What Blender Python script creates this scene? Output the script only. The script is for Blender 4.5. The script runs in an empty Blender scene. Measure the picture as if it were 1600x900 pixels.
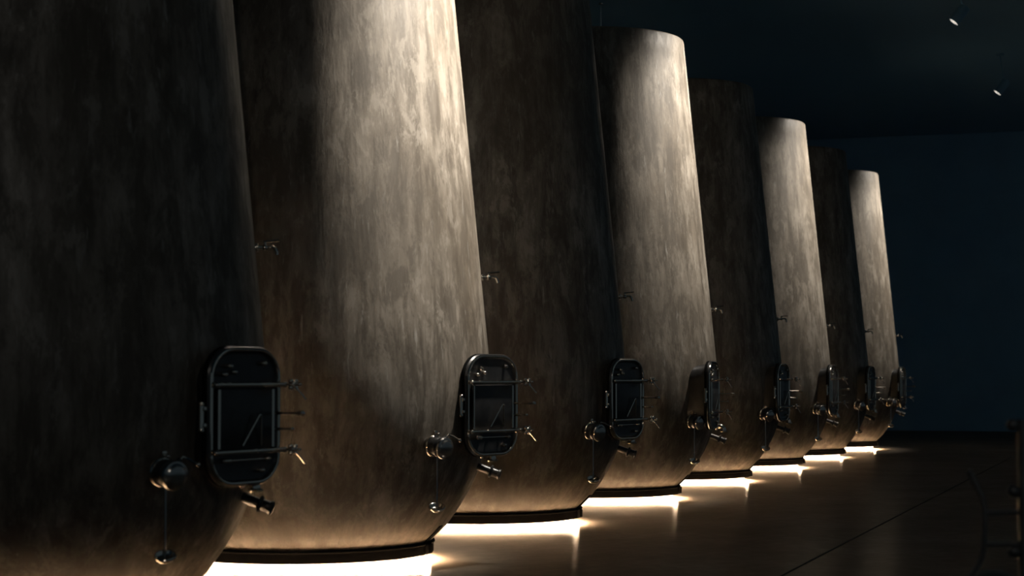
import bpy, bmesh, math, random
from mathutils import Vector, Matrix, Euler
R = math.radians
scene = bpy.context.scene
C = scene.collection

# ------------------------------------------------------------------ camera
cam_d = bpy.data.cameras.new('camera'); cam = bpy.data.objects.new('camera', cam_d); C.objects.link(cam)
cam.location = (4.9894, -7.2560, 1.1195)
cam.rotation_euler = (math.pi/2 + 0.04694, 0, 0.34065)
cam_d.sensor_width = 36; cam_d.lens = 2900/1600*36
cam_d.clip_start = 0.05; cam_d.clip_end = 200
cam_d.dof.use_dof = True; cam_d.dof.focus_distance = 14.0; cam_d.dof.aperture_fstop = 3.2
scene.camera = cam

# ------------------------------------------------------------------ world, exposure
W = bpy.data.worlds.new('night'); scene.world = W; W.use_nodes = True
W.node_tree.nodes['Background'].inputs[0].default_value = (0.70, 0.97, 1.14, 1)
W.node_tree.nodes['Background'].inputs[1].default_value = 0.034
vs = scene.view_settings
vs.view_transform = 'Standard'; vs.look = 'None'; vs.exposure = 0.0; vs.gamma = 1.0; vs.use_curve_mapping = False

SPOT_COL = (1.0, 0.915, 0.80)
LED_COL = (1.0, 0.70, 0.44)
LED_STRENGTH = 460.0
SPOT_X, SPOT_DY, SPOT_Z = 2.62, .62, 5.46
SPOT_POWER = {2: 3600, 4: 2250, 6: 1850, 8: 1950}
SPOT_AIM = (.74, .16, 3.02)
SPOT_ANGLE, SPOT_BLEND = 53, 1.0

# ------------------------------------------------------------------ materials
def new_mat(name):
    m = bpy.data.materials.new(name); m.use_nodes = True
    nt = m.node_tree; b = nt.nodes['Principled BSDF']
    return m, nt, b
def nd(nt, t, **kw):
    n = nt.nodes.new(t)
    for k, v in kw.items(): setattr(n, k, v)
    return n
def ramp(nt, src, stops):
    r = nd(nt, 'ShaderNodeValToRGB'); e = r.color_ramp.elements
    while len(e) < len(stops): e.new(0.5)
    for i, (p, c) in enumerate(stops):
        e[i].position = p; e[i].color = (c, c, c, 1) if not isinstance(c, tuple) else (*c, 1)
    nt.links.new(src, r.inputs[0]); return r.outputs[0]
def noise(nt, vec, w, scale, detail=6, rough=0.6, dist=0.0):
    n = nd(nt, 'ShaderNodeTexNoise', noise_dimensions='4D')
    n.inputs['Scale'].default_value = scale; n.inputs['Detail'].default_value = detail
    n.inputs['Roughness'].default_value = rough; n.inputs['Distortion'].default_value = dist
    nt.links.new(vec, n.inputs['Vector'])
    if w is not None: nt.links.new(w, n.inputs['W'])
    return n.outputs['Fac']
def mapping(nt, vec, sc):
    m = nd(nt, 'ShaderNodeMapping'); m.inputs['Scale'].default_value = sc
    nt.links.new(vec, m.inputs['Vector']); return m.outputs[0]
def mixc(nt, fac, a, b, mode='MIX'):
    m = nd(nt, 'ShaderNodeMix', data_type='RGBA', blend_type=mode)
    for s, v in ((m.inputs[0], fac), (m.inputs[6], a), (m.inputs[7], b)):
        if isinstance(v, bpy.types.NodeSocket): nt.links.new(v, s)
        elif isinstance(v, tuple): s.default_value = (*v, 1)
        else: s.default_value = v
    return m.outputs[2]

def concrete_tank():
    m, nt, b = new_mat('tank_concrete')
    tc = nd(nt, 'ShaderNodeTexCoord').outputs['Object']
    oi = nd(nt, 'ShaderNodeObjectInfo').outputs['Random']
    mu = nd(nt, 'ShaderNodeMath', operation='MULTIPLY'); mu.inputs[1].default_value = 37.0
    nt.links.new(oi, mu.inputs[0]); w = mu.outputs[0]
    cloud = noise(nt, mapping(nt, tc, (1, 1, .65)), w, 2.0, 5, .62)
    streak = noise(nt, mapping(nt, tc, (1, 1, .13)), w, 11, 6, .66, .2)
    drip = noise(nt, mapping(nt, tc, (1, 1, .16)), w, 30, 4, .6, .4)
    flake = noise(nt, mapping(nt, tc, (1, 1, .40)), w, 7, 10, .74, .35)
    band = noise(nt, mapping(nt, tc, (.12, .12, 1)), w, 1.6, 3, .5)
    dk, md, lt = (.054, .043, .031), (.142, .118, .091), (.32, .29, .25)
    col = mixc(nt, ramp(nt, cloud, [(.36, 0.0), (.64, 1.0)]), md, mixc(nt, .55, md, lt))
    col = mixc(nt, ramp(nt, streak, [(.38, .75), (.56, 0.0)]), col, dk)
    col = mixc(nt, ramp(nt, flake, [(.44, .62), (.505, 0.0)]), col, dk)
    col = mixc(nt, ramp(nt, flake, [(.545, 0.0), (.60, .55)]), col, lt)
    col = mixc(nt, ramp(nt, drip, [(.62, 0.0), (.74, .6)]), col, (.40, .385, .355))
    col = mixc(nt, ramp(nt, band, [(.38, .38), (.60, 0.0)]), col, (.072, .060, .046))
    nt.links.new(col, b.inputs['Base Color'])
    nt.links.new(ramp(nt, flake, [(.40, .60), (.62, .40)]), b.inputs['Roughness'])
    b.inputs['Specular IOR Level'].default_value = .45
    bp = nd(nt, 'ShaderNodeBump'); bp.inputs['Strength'].default_value = .22; bp.inputs['Distance'].default_value = .006
    ad = nd(nt, 'ShaderNodeMath', operation='ADD'); nt.links.new(flake, ad.inputs[0]); nt.links.new(drip, ad.inputs[1])
    nt.links.new(ad.outputs[0], bp.inputs['Height']); nt.links.new(bp.outputs[0], b.inputs['Normal'])
    return m
def concrete_floor():
    m, nt, b = new_mat('polished_floor')
    tc = nd(nt, 'ShaderNodeTexCoord').outputs['Object']
    a = noise(nt, tc, None, 1.1, 5, .6); f = noise(nt, mapping(nt, tc, (1.0, 1.0, 1)), None, 9, 6, .65)
    col = mixc(nt, ramp(nt, a, [(.3, 0.0), (.7, 1.0)]), (.11, .09, .068), (.165, .14, .112))
    col = mixc(nt, ramp(nt, f, [(.42, .35), (.6, 0.0)]), col, (.08, .066, .052))
    nt.links.new(col, b.inputs['Base Color'])
    b.inputs['Roughness'].default_value = .8; b.inputs['Specular IOR Level'].default_value = 0.0
    g = nd(nt, 'ShaderNodeBsdfGlossy'); g.inputs['Color'].default_value = (1, .97, .93, 1)      # thin worn sealer coat
    nt.links.new(ramp(nt, f, [(.35, .17), (.65, .22)]), g.inputs['Roughness'])
    mx = nd(nt, 'ShaderNodeMixShader'); mx.inputs[0].default_value = .13
    nt.links.new(b.outputs[0], mx.inputs[1]); nt.links.new(g.outputs[0], mx.inputs[2])
    nt.links.new(mx.outputs[0], nt.nodes['Material Output'].inputs['Surface'])
    bp = nd(nt, 'ShaderNodeBump'); bp.inputs['Strength'].default_value = .03; bp.inputs['Distance'].default_value = .0006
    f2 = noise(nt, mapping(nt, tc, (1, 1, 1)), None, 22, 4, .6)
    nt.links.new(f2, bp.inputs['Height']); nt.links.new(bp.outputs[0], b.inputs['Normal'])
    return m
def mottled(name, c1, c2, scale, rough, metal=0.0, bump=.05, spec=.5):
    m, nt, b = new_mat(name)
    tc = nd(nt, 'ShaderNodeTexCoord').outputs['Object']
    a = noise(nt, tc, None, scale, 5, .6)
    nt.links.new(mixc(nt, ramp(nt, a, [(.35, 0.0), (.65, 1.0)]), c1, c2), b.inputs['Base Color'])
    nt.links.new(ramp(nt, a, [(.3, rough*.85), (.7, rough*1.15)]), b.inputs['Roughness'])
    b.inputs['Metallic'].default_value = metal; b.inputs['Specular IOR Level'].default_value = spec
    bp = nd(nt, 'ShaderNodeBump'); bp.inputs['Strength'].default_value = bump; bp.inputs['Distance'].default_value = .002
    nt.links.new(a, bp.inputs['Height']); nt.links.new(bp.outputs[0], b.inputs['Normal'])
    return m
def emitter(name, col, s):
    m, nt, b = new_mat(name)
    b.inputs['Base Color'].default_value = (.8, .8, .8, 1)
    b.inputs['Emission Color'].default_value = (*col, 1); b.inputs['Emission Strength'].default_value = s
    return m
M = dict(
    tank=concrete_tank(), floor=concrete_floor(),
    plinth=mottled('plinth_concrete', (.13, .12, .105), (.17, .155, .14), 14, .7, bump=.2),
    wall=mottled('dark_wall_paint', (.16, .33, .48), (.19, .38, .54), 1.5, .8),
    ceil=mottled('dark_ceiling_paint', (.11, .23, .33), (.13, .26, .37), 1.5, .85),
    subfloor=mottled('subfloor', (.03, .03, .03), (.05, .05, .05), 3, .9),
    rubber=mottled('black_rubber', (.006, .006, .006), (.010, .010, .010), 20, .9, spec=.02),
    steel=mottled('polished_steel', (.68, .61, .52), (.76, .69, .60), 8, .11, 1.0, bump=.02),
    satin=mottled('satin_steel', (.40, .385, .365), (.47, .455, .435), 10, .24, 1.0, bump=.03),
    dark=mottled('dark_steel', (.045, .045, .047), (.07, .07, .07), 12, .32, .7),
    led=emitter('led_glow', LED_COL, LED_STRENGTH),
    lens=emitter('lamp_lens', SPOT_COL, 14.0),
    stand=mottled('stand_steel', (.13, .12, .11), (.18, .165, .15), 12, .38, .7),
    blackmetal=mottled('black_metal', (.02, .02, .02), (.03, .03, .03), 12, .5, .2),
    snoot=mottled('snoot_metal', (.25, .25, .25), (.30, .30, .30), 12, .45, .3),
)

# ------------------------------------------------------------------ mesh helpers
def finish(name, bm, mat, parent=None, smooth=40, flat=False):
    bmesh.ops.recalc_face_normals(bm, faces=bm.faces)
    for f in bm.faces: f.smooth = not flat
    for e in bm.edges:
        if len(e.link_faces) == 2 and e.calc_face_angle(0) > R(smooth): e.smooth = False
    me = bpy.data.meshes.new(name); bm.to_mesh(me); bm.free()
    me.materials.append(M[mat])
    return link(name, me, parent)
def link(name, me, parent=None, mtx=None):
    o = bpy.data.objects.new(name, me); C.objects.link(o)
    if parent is not None: o.parent = parent
    if mtx is not None: o.matrix_local = mtx
    return o
def lathe(bm, prof, seg=48, mtx=Matrix(), closed=False):
    """prof: (r, z) list about local Z; r==0 ends become poles."""
    rings = []
    for r, z in prof:
        if r < 1e-6: rings.append([bm.verts.new(mtx @ Vector((0, 0, z)))])
        else: rings.append([bm.verts.new(mtx @ Vector((r*math.cos(2*math.pi*i/seg), r*math.sin(2*math.pi*i/seg), z))) for i in range(seg)])
    n = len(rings)
    for a in range(n if closed else n-1):
        A, B = rings[a], rings[(a+1) % n]
        for i in range(seg):
            j = (i+1) % seg
            if len(A) == 1 and len(B) == 1: continue
            if len(A) == 1: bm.faces.new((A[0], B[i], B[j]))
            elif len(B) == 1: bm.faces.new((A[i], A[j], B[0]))
            else: bm.faces.new((A[i], A[j], B[j], B[i]))
    return bm
def tube(bm, pts, r, seg=10, closed=False, cap=True):
    pts = [Vector(p) for p in pts]; n = len(pts)
    rr = r if isinstance(r, (list, tuple)) else [r]*n
    tang = []
    for i in range(n):
        if closed: t = pts[(i+1) % n]-pts[i-1]
        else: t = pts[min(i+1, n-1)]-pts[max(i-1, 0)]
        tang.append(t.normalized())
    up = Vector((0, 0, 1)) if abs(tang[0].z) < .9 else Vector((1, 0, 0))
    u = (up - tang[0]*up.dot(tang[0])).normalized()
    rings = []
    for i in range(n):
        u = (u - tang[i]*u.dot(tang[i])).normalized(); v = tang[i].cross(u)
        rings.append([bm.verts.new(pts[i] + (u*math.cos(2*math.pi*k/seg)+v*math.sin(2*math.pi*k/seg))*rr[i]) for k in range(seg)])
    for a in range(n if closed else n-1):
        A, B = rings[a], rings[(a+1) % n]
        for k in range(seg):
            bm.faces.new((A[k], A[(k+1) % seg], B[(k+1) % seg], B[k]))
    if cap and not closed:
        bm.faces.new(rings[0]); bm.faces.new(rings[-1])
    return bm
def box(bm, lo, hi, bev=0.0, mtx=Matrix()):
    lo, hi = Vector(lo), Vector(hi)
    r = bmesh.ops.create_cube(bm, size=1.0, matrix=mtx @ Matrix.Translation((lo+hi)/2) @ Matrix.Diagonal((*(hi-lo), 1)))
    if bev:
        es = list({e for v in r['verts'] for e in v.link_edges})
        bmesh.ops.bevel(bm, geom=es, offset=bev, segments=2, affect='EDGES', profile=.5)
    return bm
def rrect(hx, hy, rad, k=8):
    out = []
    for cx, cy, a0 in ((hx-rad, hy-rad, 0), (-hx+rad, hy-rad, 90), (-hx+rad, -hy+rad, 180), (hx-rad, -hy+rad, 270)):
        for i in range(k+1):
            a = R(a0 + 90*i/k); out.append((cx+rad*math.cos(a), cy+rad*math.sin(a)))
    return out
def rr_loft(bm, layers, cap0=True, cap1=True):
    """layers: (hx, hy, rad, z) rounded rectangles lofted along z."""
    rings = []
    for hx, hy, rad, z in layers:
        rings.append([bm.verts.new((x, y, z)) for x, y in rrect(hx, hy, rad)])
    for A, B in zip(rings, rings[1:]):
        n = len(A)
        for i in range(n): bm.faces.new((A[i], A[(i+1) % n], B[(i+1) % n], B[i]))
    if cap0: bm.faces.new(rings[0])
    if cap1: bm.faces.new(rings[-1])
    return bm
def ball(bm, c, r, seg=12):
    lathe(bm, [(r*math.sin(math.pi*i/8), -r*math.cos(math.pi*i/8)) if 0 < i < 8 else (0, -r if i == 0 else r) for i in range(9)], seg, Matrix.Translation(c))
    return bm
def axis_mtx(loc, d):
    """matrix whose local Z points along d."""
    q = Vector(d).normalized().to_track_quat('Z', 'Y')
    return Matrix.Translation(loc) @ q.to_matrix().to_4x4()
def mesh_of(name, mat, fn, smooth=40):
    bm = bmesh.new(); fn(bm)
    o = finish(name, bm, mat, None, smooth); me = o.data
    bpy.data.objects.remove(o); return me
def tag(o, label=None, cat=None, group=None, kind=None):
    if label: o['label'] = label
    if cat: o['category'] = cat
    if group: o['group'] = group
    if kind: o['kind'] = kind
    return o
def empty(name, loc, rz=0.0):
    o = bpy.data.objects.new(name, None); C.objects.link(o); o.empty_display_size = .2
    o.location = loc; o.rotation_euler = (0, 0, rz); return o

# ------------------------------------------------------------------ the setting
X0, X1, Y0, Y1, ZC = -2.6, 7.6, -13.0, 31.0, 6.0
JX = 2.921                                        # slab joint running along the aisle
bm = bmesh.new(); box(bm, (X0-.2, Y0, -.30), (X1, Y1+.2, -.012))
floor = tag(finish('floor', bm, 'subfloor'), 'polished concrete cellar floor in long slabs', kind='structure')
for a, b_ in ((X0-.2, JX-.008), (JX+.008, X1)):
    bm = bmesh.new(); box(bm, (a, Y0, -.012), (b_, Y1+.2, 0), .003)
    finish('floor_slab', bm, 'floor', floor, flat=True)
bm = bmesh.new(); box(bm, (X0-.2, Y0, 0), (X0, Y1, ZC)); tag(finish('wall_left', bm, 'wall'), 'dark cellar wall behind the tanks', kind='structure')
bm = bmesh.new(); box(bm, (X0-.2, Y1, 0), (X1, Y1+.2, ZC)); tag(finish('wall_far', bm, 'wall'), 'dark cellar end wall beyond the last tank', kind='structure')
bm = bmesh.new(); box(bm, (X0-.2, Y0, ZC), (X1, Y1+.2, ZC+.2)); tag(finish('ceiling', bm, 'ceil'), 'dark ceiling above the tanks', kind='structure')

# ------------------------------------------------------------------ tank meshes (shared by the eight tanks)
BOWL = [(.788, .125), (.835, .17), (.885, .22), (.955, .32), (1.016, .42), (1.062, .52), (1.096, .62), (1.120, .72),
        (1.135, .82), (1.1435, .92), (1.147, 1.02), (1.144, 1.14)]
def rad(z):
    if z >= 1.14: return 1.144 + (.850-1.144)*(z-1.14)/(4.178-1.14)
    for (r0, z0), (r1, z1) in zip(BOWL, BOWL[1:]):
        if z <= z1: return r0 + (r1-r0)*(z-z0)/(z1-z0)
    return BOWL[0][0]
def f_body(bm):
    pr = [(0, .128)] + BOWL + [(rad(z), z) for z in (1.5, 2.0, 2.5, 3.0, 3.5, 4.0, 4.16)]
    pr += [(.846, 4.172), (.838, 4.178), (.60, 4.182), (0, 4.19)]
    lathe(bm, pr, 160)
def f_ring(bm):
    lathe(bm, [(.735, .060), (.788, .060), (.790, .0525), (.798, .0525), (.800, .055), (.800, .108), (.806, .110), (.809, .116), (.806, .123), (.798, .126), (.735, .126)], 128, closed=True)
def f_plinth(bm): lathe(bm, [(0, 0), (.735, 0), (.735, .0595), (0, .0595)], 128)
def f_led(bm): lathe(bm, [(.755, .0598), (.755, .0575), (.782, .0575), (.782, .0598)], 128, closed=True)
def f_shadow_strip(bm):  # dark strip added in place of a shadow up the bowl, block on the ring
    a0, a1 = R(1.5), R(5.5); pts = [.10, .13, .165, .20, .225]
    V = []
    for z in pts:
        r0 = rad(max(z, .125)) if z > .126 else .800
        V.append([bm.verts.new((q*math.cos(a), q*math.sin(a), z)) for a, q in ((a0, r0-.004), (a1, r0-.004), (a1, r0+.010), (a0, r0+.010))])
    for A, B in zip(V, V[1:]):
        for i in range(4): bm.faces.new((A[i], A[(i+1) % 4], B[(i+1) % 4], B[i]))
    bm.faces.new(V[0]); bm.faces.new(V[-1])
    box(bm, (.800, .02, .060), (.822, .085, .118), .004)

# -- manhole door, local frame: x along the face, y up, z outwards
HX, HY = .21, .30
def f_neck(bm): rr_loft(bm, [(.165, .245, .13, -.34), (.178, .262, .135, -.10), (.186, .275, .14, -.02), (.196, .286, .145, -.002)])
def f_gasket(bm): rr_loft(bm, [(.207, .297, .13, -.002), (.211, .301, .13, .004), (.211, .301, .13, .014), (.205, .295, .13, .018)])
def f_door(bm):
    rr_loft(bm, [(.200, .290, .13, .016), (.208, .298, .13, .020), (.210, .300, .13, .030), (.206, .296, .13, .038), (.190, .280, .118, .040),
                 (.182, .272, .112, .030), (.174, .264, .106, .028), (.12, .20, .08, .034), (.05, .11, .03, .036)])
def f_bead(bm): tube(bm, [(x, y, .040) for x, y in rrect(.196, .286, .122)], .0075, 8, closed=True)
def f_plate(bm):
    box(bm, (-.165, -.142, .030), (.150, .120, .052), .006)
def f_edge(bm): tube(bm, [(0, -.135, 0), (0, .115, 0)], .0065, 8)
def f_bar(bm):
    tube(bm, [(-.192, 0, .066), (.205, 0, .066)], .0105, 10)
    for x in (-.192, .205): ball(bm, Vector((x, 0, .066)), .0135, 10)
    for x in (-.150, .125): tube(bm, [(x, 0, .03), (x, 0, .066)], .008, 8)
def f_knob(bm):      # threaded stud with a four-lobed hand nut, at the bar's end
    tube(bm, [(0, 0, .03), (0, 0, .145)], .0065, 8)
    lathe(bm, [(0, .098), (.014, .098), (.016, .104), (.016, .120), (.012, .126), (0, .126)], 12)
    for k in range(4):
        a = R(45+90*k); ball(bm, Vector((.021*math.cos(a), .021*math.sin(a), .112)), .0115, 8)
    ball(bm, Vector((0, 0, .147)), .009, 8)
def f_lever(bm):     # thin tommy bar hanging off the stud
    tube(bm, [(0, 0, .112), (.03, -.045, .135), (.040, -.062, .142)], .0035, 6); ball(bm, Vector((.041, -.064, .143)), .006, 8)
def f_handle(bm):    # pull handle standing off the door edge
    tube(bm, [(.178, .010, .03), (.190, .010, .05), (.192, .010, .150)], .007, 8)
    lathe(bm, [(0, 0), (.011, .002), (.013, .012), (.013, .030), (.008, .036), (0, .038)], 12, axis_mtx((.192, .010, .146), (0, 0, 1)))
    tube(bm, [(.178, -.060, .03), (.192, -.060, .05), (.192, -.060, .115)], .007, 8)
    ball(bm, Vector((.192, -.060, .118)), .0105, 10)
def f_rod(bm): tube(bm, [(-.135, -.186, .052), (.135, -.186, .052)], .0038, 8)
def f_bolt(bm): lathe(bm, [(0, .028), (.011, .028), (.011, .046), (.008, .050)] + [(.011*math.sin(R(90-15*i)), .050+.011*math.cos(R(90-15*i))) for i in range(6)] + [(0, .061)], 10)
def f_reflection_wire(bm): tube(bm, [(-.035, -.125, .057), (.042, .004, .075), (.047, .006, .075), (.052, .002, .075), (.072, -.125, .057)], .0048, 6)  # wire shaped to stand for a peaked reflection in the polished door
def f_hinge(bm):
    tube(bm, [(-.222, -.05, .012), (-.222, .05, .012)], .011, 10)
    for y in (-.035, .035): box(bm, (-.225, y-.010, .004), (-.195, y+.010, .030), .003)
    for y in (-.055, .055): ball(bm, Vector((-.222, y, .012)), .013, 8)
# -- butterfly valve with clamps, local Z outwards
def f_vstub(bm): lathe(bm, [(.036, -.08), (.036, .030), (.052, .034), (.052, .042), (0, .042)], 24)
def f_vclamp(bm):
    lathe(bm, [(.050, .036), (.060, .038), (.064, .044), (.064, .054), (.060, .060), (.050, .062)], 28)
    box(bm, (-.012, .058, .040), (.012, .088, .058), .004); tube(bm, [(0, .07, .02), (0, .07, .075)], .005, 8); ball(bm, Vector((0, .07, .080)), .010, 8)
def f_vbody(bm):
    lathe(bm, [(.046, .056), (.055, .060), (.057, .066), (.057, .098), (.055, .104), (.046, .108), (.040, .112), (.040, .126), (.052, .130), (.052, .138), (0, .138)], 28)
    tube(bm, [(.03, .03, .082), (.062, .055, .082)], .012, 10)
def f_vcap(bm): lathe(bm, [(.050, .128), (.060, .131), (.063, .137), (.060, .146), (.050, .150), (.046, .156), (.034, .163), (.018, .167), (0, .168)], 28)
def f_vhandle(bm):
    tube(bm, [(.058, .052, .082), (.075, .066, .082), (.090, .060, .105), (.105, .045, .140)], .006, 8); ball(bm, Vector((.107, .043, .145)), .011, 10)
# -- sampling tap, local Z outwards, local Y up
def f_tap(bm):
    lathe(bm, [(0, -.05), (.016, -.05), (.016, .004), (.024, .006), (.024, .012), (.012, .016), (.010, .03), (.010, .045)], 16)
    ball(bm, Vector((0, 0, .045)), .016, 12)
    tube(bm, [(0, 0, .045), (0, .004, .065), (0, .003, .082), (0, -.006, .094), (0, -.022, .100), (0, -.034, .1005)], .0085, 10)
    tube(bm, [(0, .01, .045), (0, .026, .046)], .006, 8)
def f_taplever(bm):
    tube(bm, [(0, .024, .040), (0, .028, .050), (0, .031, .085), (0, .034, .112)], [.0065, .0055, .005, .0055], 8)
# -- small open drip cup at the end of the drain tube
def f_ferrule(bm):    # small open cup with a rolled rim
    lathe(bm, [(0, -.014), (.030, -.014), (.040, -.008), (.0445, .000), (.048, .004), (.0490, .009), (.046, .0125), (.042, .011), (.039, .004), (.034, -.004), (.028, -.008), (0, -.008)], 28)
def f_plug(bm):       # capped outlet pipe
    lathe(bm, [(.024, -.10), (.024, .030), (.036, .033), (.039, .039), (.036, .046), (.027, .049), (.027, .082), (.032, .085), (.033, .096), (.022, .102), (0, .104)], 20)
def f_elbow(bm):      # short spout below the door, bending downwards
    lathe(bm, [(.026, -.12), (.026, .02), (.038, .023), (.042, .030), (.042, .040), (.038, .046), (.028, .048), (0, .048)], 24)
    tube(bm, [(0, 0, .045), (0, -.003, .066), (0, -.012, .086), (0, -.028, .096), (0, -.038, .098)], .024, 16)
    lathe(bm, [(0, 0), (.033, 0), (.036, .004), (.036, .011), (.031, .015), (0, .015)], 20, axis_mtx((0, -.036, .098), (0, -1, 0)))
def f_elbowclamp(bm):
    tube(bm, [(.040, -.006, .034), (.066, -.006, .034)], .005, 8); ball(bm, Vector((.068, -.006, .034)), .009, 8)
def f_mast(bm):
    tube(bm, [(0, 0, -.01), (0, 0, .225)], .0085, 10)
    lathe(bm, [(0, .232), (.010, .232), (.022, .236), (.024, .242), (.018, .248), (0, .250)], 14)
def f_nub(bm):
    lathe(bm, [(.014, -.01), (.014, .06), (.010, .066), (.010, .085), (.006, .092), (0, .094)], 12)
def f_hatch(bm):
    lathe(bm, [(.24, 0), (.24, .022), (.26, .026), (.262, .036), (.25, .046), (.12, .062), (0, .066)], 40)

ME = {}
for nm, mat, fn in (('body', 'tank', f_body), ('base_ring', 'rubber', f_ring), ('plinth', 'plinth', f_plinth), ('led_strip', 'led', f_led),
                    ('shadow_strip', 'rubber', f_shadow_strip), ('manhole_neck', 'dark', f_neck), ('gasket', 'rubber', f_gasket), ('manhole_door', 'dark', f_door),
                    ('rim_bead', 'steel', f_bead), ('center_plate', 'dark', f_plate), ('plate_edge', 'steel', f_edge), ('crossbar', 'steel', f_bar),
                    ('hand_nut', 'steel', f_knob), ('tommy_bar', 'steel', f_lever), ('pull_handle', 'steel', f_handle), ('tie_rod', 'steel', f_rod),
                    ('bolt', 'steel', f_bolt), ('reflection_wire', 'steel', f_reflection_wire), ('hinge', 'steel', f_hinge),
                    ('butterfly_valve', 'dark', f_vbody), ('pipe_stub', 'satin', f_vstub), ('clamp', 'steel', f_vclamp), ('end_cap', 'satin', f_vcap), ('valve_handle', 'steel', f_vhandle),
                    ('sampling_tap', 'steel', f_tap), ('tap_lever', 'steel', f_taplever), ('drip_cup', 'steel', f_ferrule), ('plug', 'dark', f_plug),
                    ('door_spout', 'steel', f_elbow), ('clamp_screw', 'steel', f_elbowclamp), ('vent_mast', 'steel', f_mast), ('vent_nub', 'steel', f_nub), ('top_hatch', 'satin', f_hatch)):
    ME[nm] = mesh_of(nm, mat, fn, 35)

def frame(az, z, down=0.0, off=0.0, naz=None, r=None):
    """local Z outwards at azimuth naz (tilted down), local Y up, placed on the wall at azimuth az."""
    naz = az if naz is None else naz
    n = Vector((math.cos(R(naz))*math.cos(R(down)), math.sin(R(naz))*math.cos(R(down)), -math.sin(R(down))))
    x = Vector((0, 0, 1)).cross(n).normalized(); y = n.cross(x)
    rr = rad(z) if r is None else r
    p = Vector((math.cos(R(az))*rr, math.sin(R(az))*rr, z)) + n*off
    m = Matrix((x, y, n)).transposed().to_4x4(); m.translation = p
    return m

LABELS = {
    1: 'nearest dark unlit concrete wine tank, cut off by the left edge of the picture',
    2: 'largest brightly lit concrete wine tank, top cut off by the upper edge',
    3: 'dark unlit concrete wine tank between the two largest lit tanks',
    4: 'lit concrete wine tank with steel vent mast above its rounded top rim',
    5: 'narrow dark concrete wine tank right behind the lit tank with the vent mast',
    6: 'mid-distance lit concrete wine tank, third lit one counted from the left',
    7: 'small dark concrete wine tank between the two farthest lit tanks',
    8: 'farthest and smallest lit concrete wine tank at the end of the row'}
# door position azimuth, door facing azimuth, tap azimuth
SET = {1: (-4, -10, 27), 2: (1, -17, 19), 3: (-5, -13, 16), 4: (-14, 3, 14),
       5: (-11, -3, 13), 6: (-10, -2, 13), 7: (-11, -3, 12), 8: (-9, -2, 12)}
def make_tank(k):
    t = empty('concrete_tank', (0, 3.0*(k-1), 0))
    tag(t, LABELS[k], 'tank', 'concrete tanks in a row')
    da, dn, ta = SET[k]
    link('tank_body', ME['body'], t); rg = link('base_ring', ME['base_ring'], t)['label'] = 'black band around the foot'
    link('plinth', ME['plinth'], t); l = link('led_strip', ME['led_strip'], t); l['label'] = 'glowing warm light strip'
    link('shadow_strip', ME['shadow_strip'], t)
    # manhole
    dm = frame(da, .943, 0, .055, dn, 1.146) @ Matrix.Diagonal((1.19, 1, 1, 1))
    link('manhole_neck', ME['manhole_neck'], t, dm)
    d = link('manhole_door', ME['manhole_door'], t, dm); d['label'] = 'dark polished steel manhole door'
    for nm in ('gasket', 'rim_bead', 'center_plate', 'tie_rod', 'reflection_wire', 'pull_handle', 'hinge'): link(nm, ME[nm], d)
    for x in (-.165, .150): link('plate_edge', ME['plate_edge'], d, Matrix.Translation((x, 0, .052)))
    for y in (.135, -.150):
        link('crossbar', ME['crossbar'], d, Matrix.Translation((0, y, 0)))
        link('hand_nut', ME['hand_nut'], d, Matrix.Translation((.205, y, 0)))
        link('tommy_bar', ME['tommy_bar'], d, Matrix.Translation((.205, y, 0)))
    for x, y in ((-.125, -.186), (-.105, -.186), (.120, -.186), (-.10, .215), (-.075, .190), (.10, .228), (-.13, .18), (.09, -.235)):
        link('bolt', ME['bolt'], d, Matrix.Translation((x, y, 0)))
    # butterfly valve left of the door, drain tube and open ferrule below it
    vm = frame(-25, .728, 8)
    v = link('butterfly_valve', ME['butterfly_valve'], t, vm)
    for nm in ('pipe_stub', 'clamp', 'end_cap', 'valve_handle'): link(nm, ME[nm], v)
    a = vm @ Vector((0, -.045, .082)); cz = .372
    bm = bmesh.new(); tube(bm, [a, Vector((a.x, a.y, cz-.010))], .0055, 8); finish('drain_tube', bm, 'satin', t)
    cm = axis_mtx((a.x, a.y, cz), (.42*math.cos(R(-66)), .42*math.sin(R(-66)), 1))
    cup = link('drip_cup', ME['drip_cup'], t, cm)
    link('outlet_pipe', ME['plug'], t, frame(12, .572, 20, .045, 15))
    el = link('door_spout', ME['door_spout'], t, frame(1, .672, 4, .02)); link('clamp_screw', ME['clamp_screw'], el)
    tp = link('sampling_tap', ME['sampling_tap'], t, frame(ta, 1.715)); link('tap_lever', ME['tap_lever'], tp)
    for nm, az, r in (('vent_mast', -65, .62), ('vent_nub', -74, .66)):
        link(nm, ME[nm], t, Matrix.Translation((r*math.cos(R(az)), r*math.sin(R(az)), 4.181)))
    link('top_hatch', ME['top_hatch'], t, Matrix.Translation((0, 0, 4.18)))
    return t
for k in range(1, 9): make_tank(k)

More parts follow.
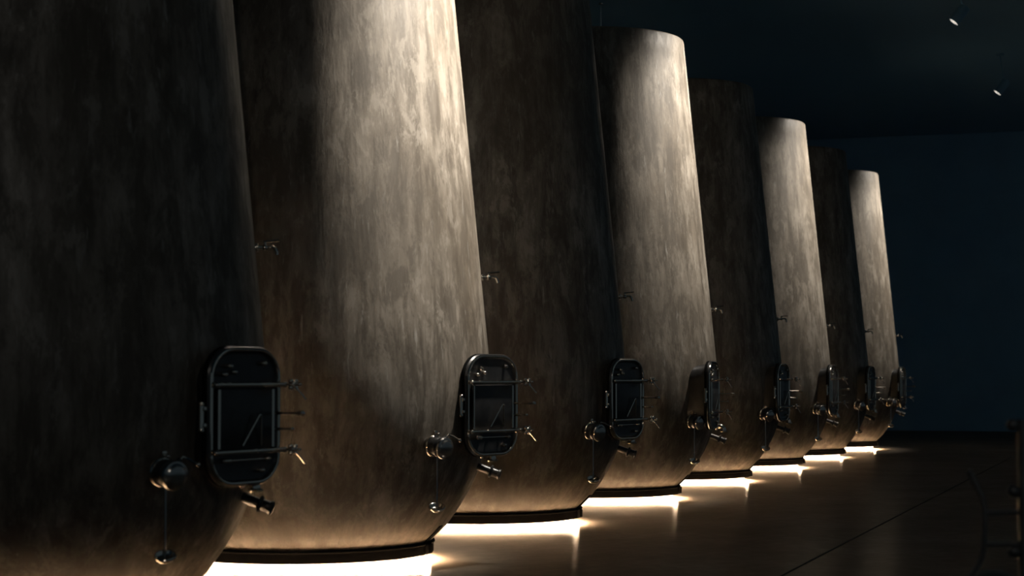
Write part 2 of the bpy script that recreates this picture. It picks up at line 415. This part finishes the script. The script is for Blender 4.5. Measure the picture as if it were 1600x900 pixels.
# ------------------------------------------------------------------ ceiling spotlights over every second tank
def f_can(bm): lathe(bm, [(0, .165), (.045, .165), (.062, .155), (.066, .12), (.066, -.075), (.062, -.075), (.062, .005), (0, .005)], 32)
def f_lens(bm): lathe(bm, [(0, .008), (.052, .006), (.054, .001), (0, -.003)], 28)
def f_snoot(bm): lathe(bm, [(.0615, .000), (.0615, -.075), (.0600, -.075), (.0600, .000)], 32, closed=True)
can, lens_, sno = mesh_of('housing', 'ceil', f_can), mesh_of('lens', 'lens', f_lens), mesh_of('snoot', 'snoot', f_snoot)
def spotlight(loc, target, label, power, angle=SPOT_ANGLE, blend=SPOT_BLEND, soft=.16):
    t = empty('ceiling_spotlight', (loc[0], loc[1], ZC)); tag(t, label, 'spotlight', 'ceiling spotlights along the aisle')
    o = Vector((0, 0, loc[2]-ZC)); d = (Vector(target)-Vector(loc)).normalized()
    m = axis_mtx(o, -d)
    bm = bmesh.new(); lathe(bm, [(0, 0), (.06, 0), (.06, -.03), (.05, -.036), (0, -.036)], 24); finish('canopy', bm, 'ceil', t)
    bm = bmesh.new(); tube(bm, [(0, 0, -.03), o - d*.10 + Vector((0, 0, .0))], .012, 10); finish('stem', bm, 'ceil', t)
    h = link('housing', can, t, m); link('lens', lens_, h); link('snoot', sno, h)
    L = bpy.data.lights.new('spot_lamp', 'SPOT'); L.energy = power; L.color = SPOT_COL; L.spot_size = R(angle); L.spot_blend = blend; L.shadow_soft_size = soft
    lo = bpy.data.objects.new('spot_lamp', L); C.objects.link(lo); lo.parent = h; lo.matrix_local = Matrix.Translation((0, 0, -.16))
SPL = {2: 'ceiling spotlight lighting the largest lit tank', 4: 'ceiling spotlight lighting the tank with the vent mast',
       6: 'small bright ceiling spotlight near the top right corner, upper of two', 8: 'small bright ceiling spotlight near the right edge, lower of two'}
for k in (2, 4, 6, 8):
    y = 3.0*(k-1)
    spotlight((SPOT_X, y+SPOT_DY, SPOT_Z), (SPOT_AIM[0], y+SPOT_AIM[1], SPOT_AIM[2]), SPL[k], SPOT_POWER[k])

spotlight((5.2, -9.0, SPOT_Z), (-.6, 5.0, 2.4), 'unseen fill spotlight added above and behind the viewer', 85, 80, 1.0, .08)  # weak fill lamp added to lift the unlit tanks and glint the door steel

# ------------------------------------------------------------------ pump stand at the right edge, close to the camera
ps = empty('pump_stand', (4.585, -2.07, 0))
tag(ps, 'dark blurred steel pump stand with bent pipe at lower right corner', 'pump stand')
bm = bmesh.new(); lathe(bm, [(0, 0), (.20, 0), (.20, .02), (.19, .03), (.05, .04), (0, .04)], 32); finish('foot_plate', bm, 'stand', ps)
bm = bmesh.new(); tube(bm, [(.025, .01, .03), (.025, .01, 1.0)], .014, 14); finish('column', bm, 'stand', ps)
for z in (.985, .807, .645):
    bm = bmesh.new(); ball(bm, Vector((.0, 0, z)), .017, 14); tube(bm, [(0, 0, z), (.025, .01, z)], .008, 8); finish('ball_joint', bm, 'stand', ps)
bm = bmesh.new(); tube(bm, [Vector((-0.112, -0.045, 0.862)), Vector((-0.079, -0.030, 0.789)), Vector((-0.074, -0.027, 0.751)), Vector((-0.076, -0.023, 0.665)), Vector((-0.083, -0.023, 0.624)), Vector((-0.110, -0.030, 0.576)), Vector((-0.140, -0.038, 0.519))], .007, 10); finish('bent_pipe', bm, 'stand', ps)
for a in (Vector((-0.074, -0.027, 0.751)), Vector((-0.076, -0.023, 0.665))):
    bm = bmesh.new(); tube(bm, [a, Vector((.025, .01, a.z))], .006, 8); finish('bracket', bm, 'stand', ps)
bm = bmesh.new(); c = Vector((-0.056, -0.005, 0.450)); lathe(bm, [(0, -.10), (.06, -.10), (.075, -.08), (.075, .08), (.06, .125), (.03, .14), (0, .143)], 28, Matrix.Translation(c)); finish('pump_housing', bm, 'stand', ps)
bm = bmesh.new(); tube(bm, [c-Vector((0, 0, .1)), Vector((c.x, c.y, .03))], .03, 12); finish('pump_leg', bm, 'stand', ps)
